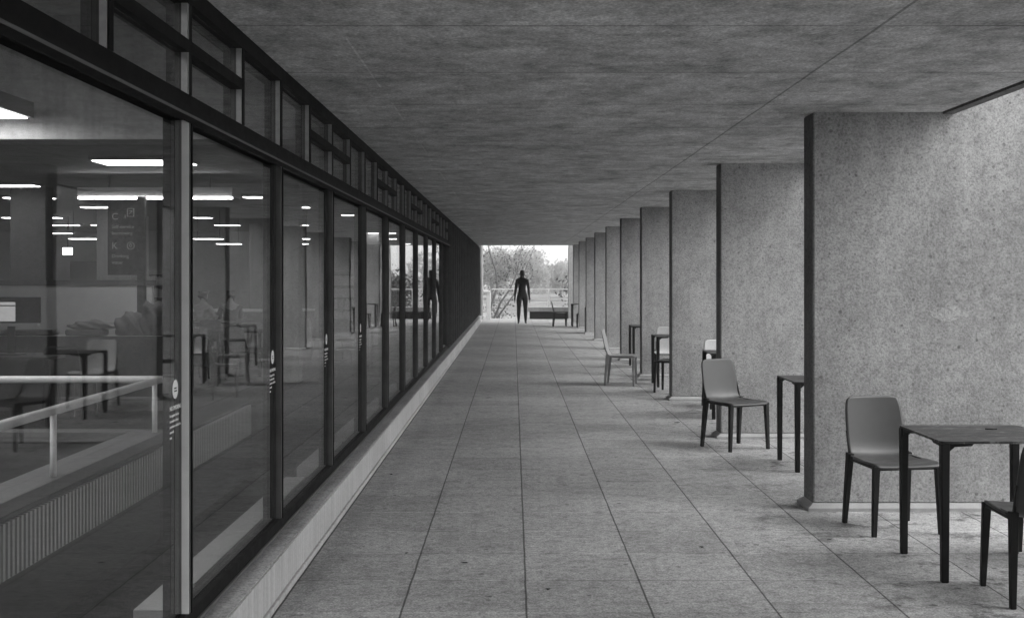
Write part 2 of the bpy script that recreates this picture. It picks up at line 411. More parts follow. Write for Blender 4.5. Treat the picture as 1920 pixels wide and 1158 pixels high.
# ------------------------------------------------------------------ concrete fins
FIN_L = {-2: 'concrete fin wall standing level with the camera, out of frame', -1: 'concrete fin wall just out of frame at the right of the front table', 0: 'nearest concrete fin wall, behind the front table and grey chair', 1: 'concrete fin wall rising behind the second grey chair',
         2: 'third concrete fin wall from the camera', 3: 'fourth concrete fin wall, right of the pale chair turned sideways',
         4: 'fifth concrete fin wall from the camera', 5: 'sixth concrete fin wall from the camera', 6: 'seventh concrete fin wall in the receding row',
         7: 'eighth concrete fin wall in the receding row', 8: 'ninth concrete fin wall in the receding row',
         9: 'tenth concrete fin wall, second from the far end', 10: 'farthest concrete fin wall, beside the railing at the open end'}
for k in range(-2, 11):
    y0 = 8.06 + 3.6 * k
    e = empty('concrete_fin', (2.065, y0, 0))
    MB().box(0, 2.3, 0, .25, .052, 4.6).build('shaft', M['fin'], e, bevel=.008)
    MB().box(-.006, -.0005, .006, .244, .052, 2.728).build('end_face', M['finedge'], e)  # end towards the walkway, darker concrete than the shaft
    if k == 0:      # two pale repair smears on the nearest fin
        for (cx_, cz_, rx_, rz_) in ((.925, 1.16, .095, .012), (.93, 1.35, .13, .05)):
            MB().prism([(cx_ + rx_ * math.cos(R(18 * q)) * (1 + .08 * math.sin(q * 2.1)), cz_ + rz_ * math.sin(R(18 * q)) * (1 + .1 * math.cos(q * 1.7))) for q in range(20)], -.0022, -.0004, axis=1).build('repair_patch', M['patch'] if rz_ > .02 else M['skirt'], e)
    # chamfered skirting kerb round the foot
    mb = MB(); o, i2, h0, h1 = .045, .006, .022, .05
    a = [(-o, -o), (2.3 + o, -o), (2.3 + o, .25 + o), (-o, .25 + o)]; b = [(-i2, -i2), (2.3 + i2, -i2), (2.3 + i2, .25 + i2), (-i2, .25 + i2)]
    n0 = len(mb.v); mb.v += [(x, y, 0) for x, y in a] + [(x, y, h0) for x, y in a] + [(x, y, h1) for x, y in b]
    mb.f += [(0, 3, 2, 1), (8, 9, 10, 11)] + [(i, (i + 1) % 4, 4 + (i + 1) % 4, 4 + i) for i in range(4)] + [(4 + i, 4 + (i + 1) % 4, 8 + (i + 1) % 4, 8 + i) for i in range(4)]
    mb.build('skirting', M['skirt'], e)
    tag(e, FIN_L[k], 'wall fin', 'concrete fins along the colonnade')

# ------------------------------------------------------------------ plinth under the glazing
pl = empty('plinth_wall', (-1.16, 0, 0))
MB().box(-1.40, -1.16, -8, 42.5, 0, .212).build('body', M['sill'], pl, world=True, bevel=.004)
MB().box(-1.38, -1.168, -8, 42.5, .2135, .222).build('sill', M['silltop'], pl, world=True)
MB().box(-1.16, -1.143, -8, 42.5, 0, .03).build('footing', M['sill'], pl, world=True, bevel=.004)
tag(pl, 'long low pale plinth wall carrying the glazing beside the walkway', 'plinth wall')

# ------------------------------------------------------------------ glazed wall, near section
GX = -1.293
gw = empty('glazed_wall', (-1.30, 0, .222))
tag(gw, 'dark framed glass wall of the library with clerestory panes', 'glass wall')
Y0, STEP = 4.575, 1.8
ks = list(range(-4, 11))
def Ym(k): return Y0 + STEP * k
MB().box(-1.355, -1.268, -2.7, Ym(10) + .03, .2225, .292).build('bottom_rail', M['frame'], gw, world=True, bevel=.004)
MB().box(-1.267, -1.258, -2.7, Ym(10) + .03, .2235, .24).build('drip_strip', M['frame2'], gw, world=True)
tm = MB(); tm.prism([(-1.355, 2.215), (-1.262, 2.215), (-1.262, 2.200), (-1.222, 2.205), (-1.222, 2.245), (-1.262, 2.262), (-1.262, 2.31), (-1.355, 2.31)], -2.7, Ym(10) + .03, axis=1)
tm.build('transom', M['frame'], gw, world=True)
MB().box(-1.2215, -1.219, -2.7, Ym(10) + .03, 2.206, 2.216).build('transom_edge', M['frame2'], gw, world=True)
MB().box(-1.355, -1.258, -2.7, Ym(10) + .03, 2.665, CZ - .003).build('header', M['frame'], gw, world=True)
MB().box(-1.37, -1.36, -8, 42.4, 2.66, 3.5).build('upstand', M['frame'], gw, world=True)
for k in ks:
    y = Ym(k)
    MB().box(-1.352, -1.261, y - .02, y + .02, .2935, 2.2125).build('mullion', M['frame2'], gw, world=True, bevel=.002, seg=1)
    MB().box(-1.352, -1.2615, y - .02, y + .02, 2.312, 2.662).build('mullion', M['frame'], gw, world=True)
    MB().box(-1.2595, -1.254, y - .006, y + .006, .294, 2.2).build('cover_strip', M['frame'], gw, world=True)
    # opening-light frame just inside the glass on the camera side
    MB().box(-1.348, -1.300, y - .075, y - .021, .2935, 2.2125).build('sash_stile', M['frame'], gw, world=True)
mz = Ym(0)  # strips below carry the light on this mullion's side in their pale colour
MB().box(-1.291, -1.2625, mz - .0235, mz - .0205, .294, 2.21).build('side_strip', M['pale'], gw, world=True)['label'] = 'side of the nearest mullion, coloured pale as if lit'
MB().box(-1.291, -1.2625, mz - .0235, mz - .0205, 2.312, 2.662).build('side_strip', M['bead'], gw, world=True)
for k in ks[:-1]:
    y = Ym(k); ym = y + STEP / 2
    MB().box(-1.352, -1.2615, ym - .02, ym + .02, 2.312, 2.662).build('mullion', M['frame'], gw, world=True)
    MB().box(GX - .004, GX + .004, y + .0205, Ym(k + 1) - .0205, .2925, 2.2145).build('glass_pane', M['glass'], gw, world=True)
    # clerestory: the halves either side of even mullions are split, the others whole
    for half, (a, b) in enumerate(((y + .0205, ym - .0205), (ym + .0205, Ym(k + 1) - .0205))):
        main = k if half == 0 else k + 1
        split = (main % 2 == 0)
        if split:
            MB().box(-1.335, -1.262, a + .0005, b - .0005, 2.474, 2.523).build('glazing_bar', M['frame'], gw, world=True)
            MB().box(GX - .003, GX + .003, a, b, 2.3105, 2.4735).build('glass_pane', M['glass'], gw, world=True)
            MB().box(GX - .003, GX + .003, a, b, 2.5235, 2.6645).build('glass_pane', M['glass'], gw, world=True)
            bd = MB(); bd.box(GX + .0035, -1.266, b - .011, b - .001, 2.3115, 2.473); bd.box(GX + .0035, -1.266, b - .011, b - .001, 2.524, 2.664)
        else:
            MB().box(GX - .003, GX + .003, a, b, 2.3105, 2.6645).build('glass_pane', M['glass'], gw, world=True)
            bd = MB(); bd.box(GX + .0035, -1.268, b - .012, b - .001, 2.3115, 2.664)
        bd.build('glazing_bead', M['bead'], gw, world=True)  # pale strip paints the lit frame side at the pane's far end

# no-smoking stickers on the glass beside the first four mullions
def sticker(k):
    y = Ym(k)
    r = MB(); n = 28
    yc, zc, R0, R1 = y - .115, 1.175, .036, .030
    xx = GX + .0045
    r.prism([(yc + R0 * math.cos(2 * math.pi * i / n), zc + R0 * math.sin(2 * math.pi * i / n)) for i in range(n)], xx, xx + .0006, axis=0)
    o = r.build('sticker', M['ink'], gw, world=True); o['label'] = 'round white no-smoking sticker with lines of text'
    d = MB(); d.box(xx + .0008, xx + .0014, yc - .018, yc + .014, zc + .002, zc + .007); d.box(xx + .0008, xx + .0014, yc - .016, yc + .018, zc - .009, zc - .004)
    dd = d.build('pictogram', M['black'], None, world=False)
    dd.parent = o; dd.location = -wloc(gw)
    off = wloc(gw)
    def T(body, size, z): 
        tt = text_mesh(body, size, M['ink'], 'lettering', o, Vector((xx, y - .185, z)) - off, (R(90), 0, R(90)), depth=.0004)
    T('NO SMOKING', .0235, 1.098)
    for i, line in enumerate(('It is against the law', 'to smoke in these', 'premises or within the', 'covered', 'area')):
        T(line, .0155, 1.074 - .0205 * i)
for k in (0, 1, 2, 3): sticker(k)

# ------------------------------------------------------------------ far section of dark fins and glass
fs = empty('finned_screen', (-1.30, 22.7, .222))
tag(fs, 'dark screen of closely spaced vertical metal blades at the far left', 'screen wall')
MB().box(-1.355, -1.262, 22.63, 42.4, .2225, .3).build('bottom_rail', M['frame'], fs, world=True)
MB().box(-1.355, -1.258, 22.63, 42.4, 2.665, CZ - .003).build('header', M['frame'], fs, world=True)
MB().box(-1.30, -1.292, 22.63, 42.4, .302, 2.663).build('glass_pane', M['glass'], fs, world=True)
MB().box(-1.352, -1.19, 22.63, 22.67, .302, 2.663).build('corner_post', M['frame2'], fs, world=True)
for i in range(22):
    y = 23.5 + .9 * i
    if y > 42.3: break
    MB().box(-1.352, -1.19, y, y + .05, .302, 2.663).build('blade', M['bladem'], fs, world=True, bevel=.003, seg=1)
tag(MB().box(-1.42, -1.16, 42.52, 42.8, .0, 3.3).build('end_pier', M['fin'], loc=(-1.3, 42.6, 0), world=True, bevel=.01), 'narrow concrete pier closing the far end of the dark screen', 'pier')

# ------------------------------------------------------------------ inside the library
IZ = 3.02
struct(MB().box(-18.3, -1.41, -6, 42.4, .002, .02).build('library_floor', M['carpet']))
struct(MB().box(-18.3, -1.375, 7.95, 42.4, IZ, 3.2).build('library_ceiling', M['iceil']))
struct(MB().box(-18.3, -1.375, -6, 7.6, 3.3, 3.45).build('library_ceiling', M['beam']))
struct(MB().box(-18.3, -18.1, -6, 42.4, .02, 3.5).build('wall_left', M['iwall']))
struct(MB().box(-18.1, -1.42, 36.0, 36.2, .02, 3.5).build('wall_back', M['iwall']))
struct(MB().box(-18.1, -1.42, -6, -5.8, .02, 3.5).build('wall_front', M['iwall']))
tag(MB().box(-18.1, -1.38, 7.65, 7.95, 2.5, 3.5).build('ceiling_beam', M['beam'], loc=(-5, 7.65, 2.5), world=True, bevel=.006), 'deep board-marked concrete beam crossing inside the library', 'beam')
def P(x, y, Y):  # photo pixel at depth Y -> (X, Z)
    return (x - 963) / F * Y, EYE - (y - 520) / F * Y

def light_panel(x0, x1, y0, yd, z, label, mat='lamp', box=.05):
    e = empty('ceiling_light', ((x0 + x1) / 2, y0, z))
    MB().box(x0 - .03, x1 + .03, y0 - .03, y0 + yd + .03, z + .004, z + box).build('housing', M['iceil'], e, world=True)
    if z + box < IZ - .05 and y0 > 8:
        for x_ in (x0 + .05, x1 - .05): MB().box(x_ - .006, x_ + .006, y0 + yd / 2 - .006, y0 + yd / 2 + .006, z + box + .001, IZ - .001).build('hanger', M['black'], e, world=True)
    MB().box(x0, x1, y0, y0 + yd, z - .006, z + .002).build('diffuser', M[mat], e, world=True)
    tag(e, label, 'ceiling light', 'light panels in the library')
spots = [(301, [(172, 345)]), (347, [(-60, 60)]), (369, [(455, 515)]), (370.5, [(5, 92)]), (388, [(150, 214), (531, 577)]), (403, [(531, 562), (640, 668)]),
         (408, [(3, 108), (362, 392)]), (422, [(92, 142), (170, 240), (402, 446), (531, 575)]),
         (437, [(60, 128), (690, 712), (727, 742)]), (447.5, [(128, 202), (362, 413), (537, 577), (727, 746)]), (457, [(405, 448), (551, 575), (759, 775)])]
for ri, (yy, xs) in enumerate(spots):
    zz = 2.97 if yy < 430 else (2.62 if yy < 445 else 2.42)
    Yd = (zz - EYE) * F / (520 - yy)
    for j, (a_, b_) in enumerate(xs):
        xa, xb = (a_ - 963) / F * Yd, (b_ - 963) / F * Yd
        kind_ = 'flat ceiling light' if yy < 430 else 'hanging strip light'
        light_panel(xa, xb, Yd, .55 if ri == 0 else .3, zz, 'bright %s, %s from the left in the %s row back inside the library' % (kind_, ORD[j], ORD[ri]), box=(IZ - zz - .002) if yy < 430 else .06)
light_panel(-4.4, -3.11, 6.85, .64, 2.62, 'large bright light panel hanging nearest, in front of the concrete beam', box=.1)
for j_, x_ in enumerate((-3.2, -6.2)):  # lamps added out of view to brighten the handrail and kerb
    light_panel(x_ - .9, x_ + .9, 3.0, 1.1, 3.24, 'added unseen light panel brightening the stair kerb, %s one, high out of frame' % ('near' if j_ == 0 else 'far'))
MB()  # canopy with a linear lamp
ca = empty('lit_canopy', (-4.9, 16.0, 2.69))
MB().box(-5.96, -3.84, 16.0, 16.5, 2.70, 2.83).build('fascia', M['iwall'], ca, world=True)
MB().box(-5.95, -3.85, 15.985, 16.06, 2.672, 2.698).build('tube', M['strip'], ca, world=True)
for x in (-5.6, -4.2): MB().box(x - .01, x + .01, 16.2, 16.22, 2.832, IZ).build('hanger', M['black'], ca, world=True)
tag(ca, 'long hanging canopy with a thin bright lamp along its edge', 'light fitting')

# handrail round the stair well, ribbed guard and kerb
hr = empty('handrail', (-2.13, 7.05, 0))
t = MB(); t.tube([(-2.13, -3, .985), (-2.13, 2, .985), (-2.13, 7.03, .985)], .022, 12); t.build('rail', M['railw'], hr, world=True, smooth=True)
t = MB(); t.tube([(-2.10, 7.07, .985), (-2.2, 7.07, .985), (-7.5, 7.07, .985)], .022, 12); t.build('rail', M['railw'], hr, world=True, smooth=True)
for (x, y) in ((-2.13, 6.95), (-2.13, 5.42), (-2.13, 3.9), (-2.13, 2.4), (-5.0, 7.07)):
    MB().tube([(x, y, .682), (x, y, .966)], .0155, 10).build('post', M['railw'], hr, world=True, smooth=True)
tag(hr, 'white tubular handrail turning a corner on the stair kerb', 'handrail')
kb = empty('stair_kerb', (-2.2, 6, 0))
MB().box(-2.30, -2.09, -3, 7.12, .62, .68).build('coping', M['cope'], kb, world=True, bevel=.004)
MB().box(-7.5, -2.302, 6.98, 7.14, .62, .679).build('coping', M['cope'], kb, world=True, bevel=.004)
MB().box(-2.27, -2.145, -3, 7.10, .02, .618).build('upstand', M['idark'], kb, world=True)
MB().box(-7.5, -2.272, 7.0, 7.10, .02, .618).build('upstand', M['idark'], kb, world=True)
tag(kb, 'low dark kerb wall with light coping under the white handrail', 'kerb wall')
rb = MB(); y = -3.0
while y < 9.4:
    rb.box(-2.128, -2.105, y, y + .022, .345, .582); y += .045
rbo = empty('ribbed_guard', (-2.13, 7.0, .34))
rb.build('ribs', M['ribs'], rbo, world=True)
MB().box(-2.143, -2.130, -3, 9.4, .33, .60).build('backing', M['idark'], rbo, world=True)
MB().box(-2.143, -2.10, 7.2, 9.4, .02, .329).build('base', M['idark'], rbo, world=True)
tag(rbo, 'long ribbed metal heater band below the kerb wall inside the glass', 'heater')

# convector boxes along the glass
def convector(y0, y1, lab, z=.24):
    e = empty('convector', (-1.48, y0, .02))
    cs_ = MB().box(-1.56, -1.42, y0, y1, .022, z).build('casing', M['conv'], e, world=True, bevel=.004)
    MB().tube([(-1.49, y0 - .006, .14), (-1.49, y0 + .01, .14)], .026, 16).build('knob', M['black'], cs_, world=True)
    tag(e, lab, 'heater', 'white convectors inside the glass')
convector(4.80, 8.0, 'white box convector inside the glass beside the nearest mullion')
for i in range(1, 9):
    convector(6.62 + 1.8 * i, 7.9 + 1.8 * i, 'white convector low behind the %s pane along the glass wall' % ORD[i + 2])

# counters, screens, signs
wp = empty('white_partition', (-7, 17, .02))
MB().box(-9.6, -5.25, 17.0, 17.1, .022, 1.48).build('panel', M['white'], wp, world=True)
MB().box(-9.62, -5.23, 16.98, 17.14, 1.482, 1.56).build('cap', M['idark'], wp, world=True)
tag(wp, 'white partition with a dark cap behind the dark desk screen', 'partition')
ds = empty('desk_screen', (-5, 13.9, .02))
MB().box(-7.4, -3.9, 13.9, 13.98, .022, .90).build('panel', M['idark'], ds, world=True)
MB().box(-7.4, -3.9, 13.89, 13.99, .9015, .912).build('trim', M['railw'], ds, world=True)
tag(ds, 'dark low desk screen with a thin light top line', 'desk screen')
for a, b, l in ((-6.6, -5.44, 'dark padded cushion block at the left on the desk screen'), (-5.3, -4.85, 'dark padded cushion block at the right on the desk screen')):
    tag(MB().box(a, b, 13.82, 14.06, .915, .985).build('cushion', M['idark'], loc=((a + b) / 2, 13.94, .915), world=True, bevel=.025, smooth=True, seg=3), l, 'cushion')

def blob(name, mat, loc, sx, sy, sz, seed, label, cat):
    bm = bmesh.new(); bmesh.ops.create_icosphere(bm, subdivisions=4, radius=1)
    rnd = random.Random(seed); ph = [rnd.uniform(0, 6) for _ in range(9)]
    for v in bm.verts:
        p = v.co; k = 1 + .14 * math.sin(3 * p.x + ph[0]) * math.sin(4 * p.y + ph[1]) + .10 * math.sin(7 * p.x + 5 * p.z + ph[2]) + .06 * math.sin(13 * p.y + 9 * p.x + ph[3])
        z = max(p.z, -.55) + .55
        v.co = Vector((p.x * k * sx, p.y * k * sy, z * k * sz / 1.55))
        if z < .001: v.co.z = 0
    for f in bm.faces: f.smooth = True
    me = bpy.data.meshes.new(name); bm.to_mesh(me); bm.free(); me.materials.append(mat)
    o = bpy.data.objects.new(name, me); COL.objects.link(o); o.location = loc
    return tag(o, label, cat)
blob('folded_coat', M['cloth'], (-5.0, 13.93, .986), .27, .11, .10, 3, 'crumpled coat lying on the desk screen', 'coat')
blob('bag', M['cloth'], (-4.55, 13.94, .913), .2, .12, .26, 5, 'soft dark bag piled on the desk screen', 'bag')
blob('holdall', M['cloth'], (-4.28, 13.94, .913), .17, .11, .36, 9, 'tall dark holdall at the right end of the desk screen', 'bag')

mn = empty('monitor', (-5.28, 12.9, .76))
mc_ = MB().box(-5.95, -5.20, 12.86, 12.89, 1.10, 1.385).build('casing', M['black'], mn, world=True)
MB().box(-5.93, -5.47, 12.853, 12.858, 1.12, 1.33).build('screen', M['screen'], mc_, world=True)
MB().box(-5.93, -5.47, 12.849, 12.852, 1.285, 1.297).build('menu_bar', M['black'], mc_, world=True)
MB().box(-5.95, -5.22, 12.84, 12.90, 1.065, 1.098).build('bezel', M['railw'], mn, world=True)
MB().box(-5.58, -5.50, 12.91, 12.93, .765, 1.2).build('stand', M['black'], mn, world=True)
MB().box(-5.68, -5.40, 12.80, 12.98, .752, .764).build('foot', M['black'], mn, world=True)
tag(mn, 'flat computer monitor with a half lit screen', 'monitor')
def desk(x0, x1, y0, y1, lab, h=.75):
    e = empty('desk', ((x0 + x1) / 2, (y0 + y1) / 2, .02))
    MB().box(x0, x1, y0, y1, h - .03, h).build('top', M['idark'], e, world=True)
    for x in (x0 + .04, x1 - .04):
        for y in (y0 + .04, y1 - .04):
            MB().box(x - .02, x + .02, y - .02, y + .02, .021, h - .031).build('leg', M['black'], e, world=True)
    tag(e, lab, 'desk')
desk(-6.3, -4.95, 12.5, 13.3, 'dark desk carrying the computer monitor')

# totem sign
ts = empty('totem_sign', (-4.9, 14.8, .02))
tx0, _ = P(202, 0, 14.8); tx1, _ = P(257, 0, 14.8)
MB().box(tx0, tx1, 14.80, 14.84, 1.63, 2.56).build('panel', M['black'], ts, world=True)
MB().box(tx1 + .002, tx1 + .10, 14.79, 14.86, .021, 2.62).build('post', M['black'], ts, world=True)
def sgn(body, size, x, z): text_mesh(body, size, M['bead'], 'lettering', ts, Vector((x, 14.796, z)) - wloc(ts), (R(90), 0, 0), depth=.001)
sgn('C', .12, tx0 + .05, 2.33); sgn('Self-service', .062, tx0 + .05, 2.22); sgn('borrowing', .062, tx0 + .05, 2.14)
sgn('K', .12, tx0 + .05, 1.96); sgn('Drinking', .062, tx0 + .05, 1.85); sgn('water', .062, tx0 + .05, 1.77)
ic = MB()
for q in range(20):   # ring with a drop
    a0, a1 = 2 * math.pi * q / 20, 2 * math.pi * (q + 1) / 20
    cx, cz = tx1 - .08, 2.0
    ic.bar((cx + .045 * math.cos(a0), 14.795, cz + .045 * math.sin(a0)), (cx + .045 * math.cos(a1), 14.795, cz + .045 * math.sin(a1)), .007)
ic.bar((cx - .018, 14.795, cz), (cx, 14.795, cz + .03), .006); ic.bar((cx + .018, 14.795, cz), (cx, 14.795, cz + .03), .006)
ic.bar((cx - .018, 14.795, cz), (cx, 14.795, cz - .02), .006); ic.bar((cx + .018, 14.795, cz), (cx, 14.795, cz - .02), .006)
ic.build('icon', M['bead'], ts, world=True); ic = MB(); cz = 2.42
for a, b in (((-.04, -.05), (.04, -.05)), ((.04, -.05), (.04, .05)), ((.04, .05), (-.04, .05)), ((-.04, .05), (-.04, -.05)), ((-.02, -.02), (.02, .02)), ((-.02, .02), (.02, .02)), ((-.07, -.07), (-.07, -.03))):
    ic.bar((cx + a[0], 14.795, cz + a[1]), (cx + b[0], 14.795, cz + b[1]), .007)
ic.build('icon', M['bead'], ts, world=True)
tag(ts, 'black totem sign reading C Self-service borrowing and K Drinking water', 'sign')

ex = empty('exit_sign', (-11.4, 30, 2.2))
MB().box(-11.55, -11.32, 30.0, 30.05, 2.18, 2.36).build('box', M['exitm'], ex, world=True)
rm = MB(); X0 = -11.42
rm.bar((X0, 29.99, 2.29), (X0 + .01, 29.99, 2.245), .022); rm.bar((X0 + .01, 29.99, 2.245), (X0 + .035, 29.99, 2.21), .014); rm.bar((X0 + .01, 29.99, 2.245), (X0 - .025, 29.99, 2.22), .014)
rm.bar((X0 - .03, 29.99, 2.27), (X0 + .035, 29.99, 2.28), .011); rm.box(X0 - .008, X0 + .014, 29.985, 29.995, 2.305, 2.325)
rm.build('running_figure', M['idark'], ex, world=True)
MB().box(-11.44, -11.42, 30.02, 30.04, 2.361, IZ).build('hanger', M['black'], ex, world=True)
tag(ex, 'small brightly lit white exit sign with a running figure', 'exit sign')

INC = [(-7.55, 18.2, .55, 'dark square column at the left edge behind the monitor', 'idark'), (-8.2, 24, .7, 'pale concrete column left of the lit exit sign', 'icol'),
       (-8.9, 27, .8, 'pale concrete column right of the lit exit sign', 'icol'),
       (-3.5, 17.6, .55, 'broad concrete column beyond the seated people', 'icol'), (-3.2, 27.2, .6, 'far concrete column near the curved counter', 'icol'), (-6.6, 31, .8, 'concrete column against the far inside wall', 'icol')]
for x, y, w_, lab, mt in INC:
    tag(MB().box(x - w_ / 2, x + w_ / 2, y, y + .3, .021, IZ - .002).build('inside_column', M[mt], loc=(x, y, .02), world=True, bevel=.01), lab, 'column', 'columns inside the library')
tag(MB().box(-13.6, -12.2, 35.9, 35.98, .022, 2.1).build('dark_door', M['idark'], loc=(-12.9, 35.9, .02), world=True, bevel=.01), 'dark doorway panel in the back wall below the exit sign', 'door')
# bookcases across the depth
def bookcase(x, y, wd, lab):
    e = empty('bookcase', (x, y, .02))
    MB().box(x - wd / 2, x + wd / 2, y + .25, y + .29, .022, 1.75).build('back', M['idark'], e, world=True)
    for i in range(6):
        z = .03 + i * .335
        MB().box(x - wd / 2 + .021, x + wd / 2 - .021, y, y + .249, z, z + .025).build('shelf', M['iwall'], e, world=True)
    for sx in (-1, 1): MB().box(x + sx * wd / 2 - .02, x + sx * wd / 2 + .02, y - .003, y + .248, .022, 1.75).build('side', M['iwall'], e, world=True)
    bk = MB(); r = random.Random(int(x * 10 + y))
    for i in range(5):
        z = .056 + i * .335; xx = x - wd / 2 + .03
        while xx < x + wd / 2 - .07:
            tw = r.uniform(.02, .05); h = r.uniform(.19, .27)
            if r.random() > .12: bk.box(xx, xx + tw - .003, y + .03, y + .22, z + .001, z + h)
            xx += tw
    o = bk.build('books', M['cloth2'], e, world=True); o['kind'] = 'stuff'
    tag(e, lab, 'bookcase')
bookcase(-10.6, 33, 1.8, 'tall bookcase left against the far inside wall'); bookcase(-4.4, 33.5, 1.8, 'tall bookcase right against the far inside wall')

# curved counter with two seated people
cc = empty('curved_counter', (-6.2, 26, .02))
out = []; inn = []
for i in range(13):
    a = R(-90 + 100 * i / 12); out.append((-5.6 + 1.0 * math.cos(a), 26.9 + 1.0 * math.sin(a))); inn.append((-5.6 + .45 * math.cos(a), 26.9 + .45 * math.sin(a)))
pts = [(-7.6, 25.9)] + out + inn[::-1] + [(-7.6, 26.45)]
MB().prism(pts, .022, .84, axis=2).build('front', M['icol'], cc, world=True)
MB().prism([(x * 1.0 + (.03 if x > -5.6 else 0), y - .02) for x, y in pts], .842, .89, axis=2).build('worktop', M['white'], cc, world=True)
tag(cc, 'curved concrete counter with a white top inside the library', 'counter')

# ------------------------------------------------------------------ skinned figures
def skinned(name, nodes, edges, mat, sub=2, root=0):
    me = bpy.data.meshes.new(name); me.from_pydata([n[0] for n in nodes], edges, [])
    o = bpy.data.objects.new(name, me); COL.objects.link(o)
    sk = o.modifiers.new('skin', 'SKIN'); sk.use_smooth_shade = True
    for i, n in enumerate(nodes):
        r = n[1] if isinstance(n[1], tuple) else (n[1], n[1])
        me.skin_vertices[0].data[i].radius = r; me.skin_vertices[0].data[i].use_root = (i == root)
    sb = o.modifiers.new('sub', 'SUBSURF'); sb.levels = sub; sb.render_levels = sub
    bpy.context.view_layer.update()
    dg = bpy.context.evaluated_depsgraph_get()
    m2 = bpy.data.meshes.new_from_object(o.evaluated_get(dg)); bpy.data.objects.remove(o); bpy.data.meshes.remove(me)
    m2.materials.clear(); m2.materials.append(mat)
    for p in m2.polygons: p.use_smooth = True
    return m2
def obj_from(meshes, name, mat, parent=None, loc=(0, 0, 0)):
    bm = bmesh.new()
    for m in meshes: bm.from_mesh(m)
    me = bpy.data.meshes.new(name); bm.to_mesh(me); bm.free(); me.materials.append(mat)
    o = bpy.data.objects.new(name, me); COL.objects.link(o)
    if parent: o.parent = parent
    o.location = loc; return o

def standing_figure():
    N = []; E = []
    def add(p, r, par=None):
        N.append((p, r)); i = len(N) - 1
        if par is not None: E.append((par, i))
        return i
    pel = add((0, 0, .96), (.152, .12)); wst = add((0, .0, 1.12), (.118, .10), pel); ch = add((0, .005, 1.30), (.148, .12), wst)
    sh = add((0, .015, 1.43), (.165, .10), ch); nk = add((0, .01, 1.54), (.066, .066), sh)
    jw = add((0, -.008, 1.60), (.070, .080), nk); hd = add((0, -.005, 1.69), (.090, .108), jw); tp = add((0, .005, 1.80), (.074, .086), hd)
    for s in (-1, 1):
        s1 = add((s * .170, .012, 1.425), (.066, .066), sh); el = add((s * .215, .02, 1.16), (.046, .048), s1)
        el0 = add((s * .232, .012, 1.0), (.042, .042), el); wr = add((s * .246, -.012, .86), (.031, .028), el0)
        pm = add((s * .254, -.022, .785), (.025, .042), wr)
        hp = add((s * .098, 0, .86), (.102, .11), pel); kn = add((s * .112, -.005, .50), (.070, .074), hp)
        cf = add((s * .115, .018, .34), (.064, .070), kn); an = add((s * .118, .02, .085), (.037, .042), cf)
        hl = add((s * .118, .02, .045), (.036, .042), an); ft = add((s * .130, -.13, .035), (.042, .026), hl); to = add((s * .135, -.19, .025), (.038, .018), ft)
    ms = [skinned('fig', N, E, M['iron'], 2)]
    for s in (-1, 1):   # fingers and thumb
        for j, (dy, ln) in enumerate(((-.055, .062), (-.034, .074), (-.013, .07), (.008, .055))):
            x = s * .256; y = dy
            ms.append(skinned('fin', [((x, y, .79), .0095), ((x + s * .003, y, .765 - ln * .35), .009), ((x - s * .004, y - .002, .755 - ln * .72), .008), ((x - s * .014, y - .004, .75 - ln), .0065)], [(0, 1), (1, 2), (2, 3)], M['iron'], 1))
        ms.append(skinned('thu', [((s * .247, -.04, .83), .011), ((s * .237, -.072, .795), .0105), ((s * .231, -.084, .765), .008)], [(0, 1), (1, 2)], M['iron'], 1))
    # face relief: nose, brow, chin, ears
    ms.append(skinned('nos', [((0, -.088, 1.705), .009), ((0, -.104, 1.672), .013), ((0, -.098, 1.655), .009)], [(0, 1), (1, 2)], M['iron'], 1))
    for s in (-1, 1): ms.append(skinned('ear', [((s * .078, .012, 1.705), (.006, .014)), ((s * .076, .006, 1.665), (.005, .009))], [(0, 1)], M['iron'], 1))
    return ms
st = obj_from(standing_figure(), 'statue', M['iron'], None, (.298, 40.9, 0))
st.scale = (1.04, 1.04, 1.04)
bmz = min(v.co.z for v in st.data.vertices)
for v in st.data.vertices: v.co.z -= bmz
tag(st, 'dark life-size iron figure standing upright with arms at its sides', 'statue')

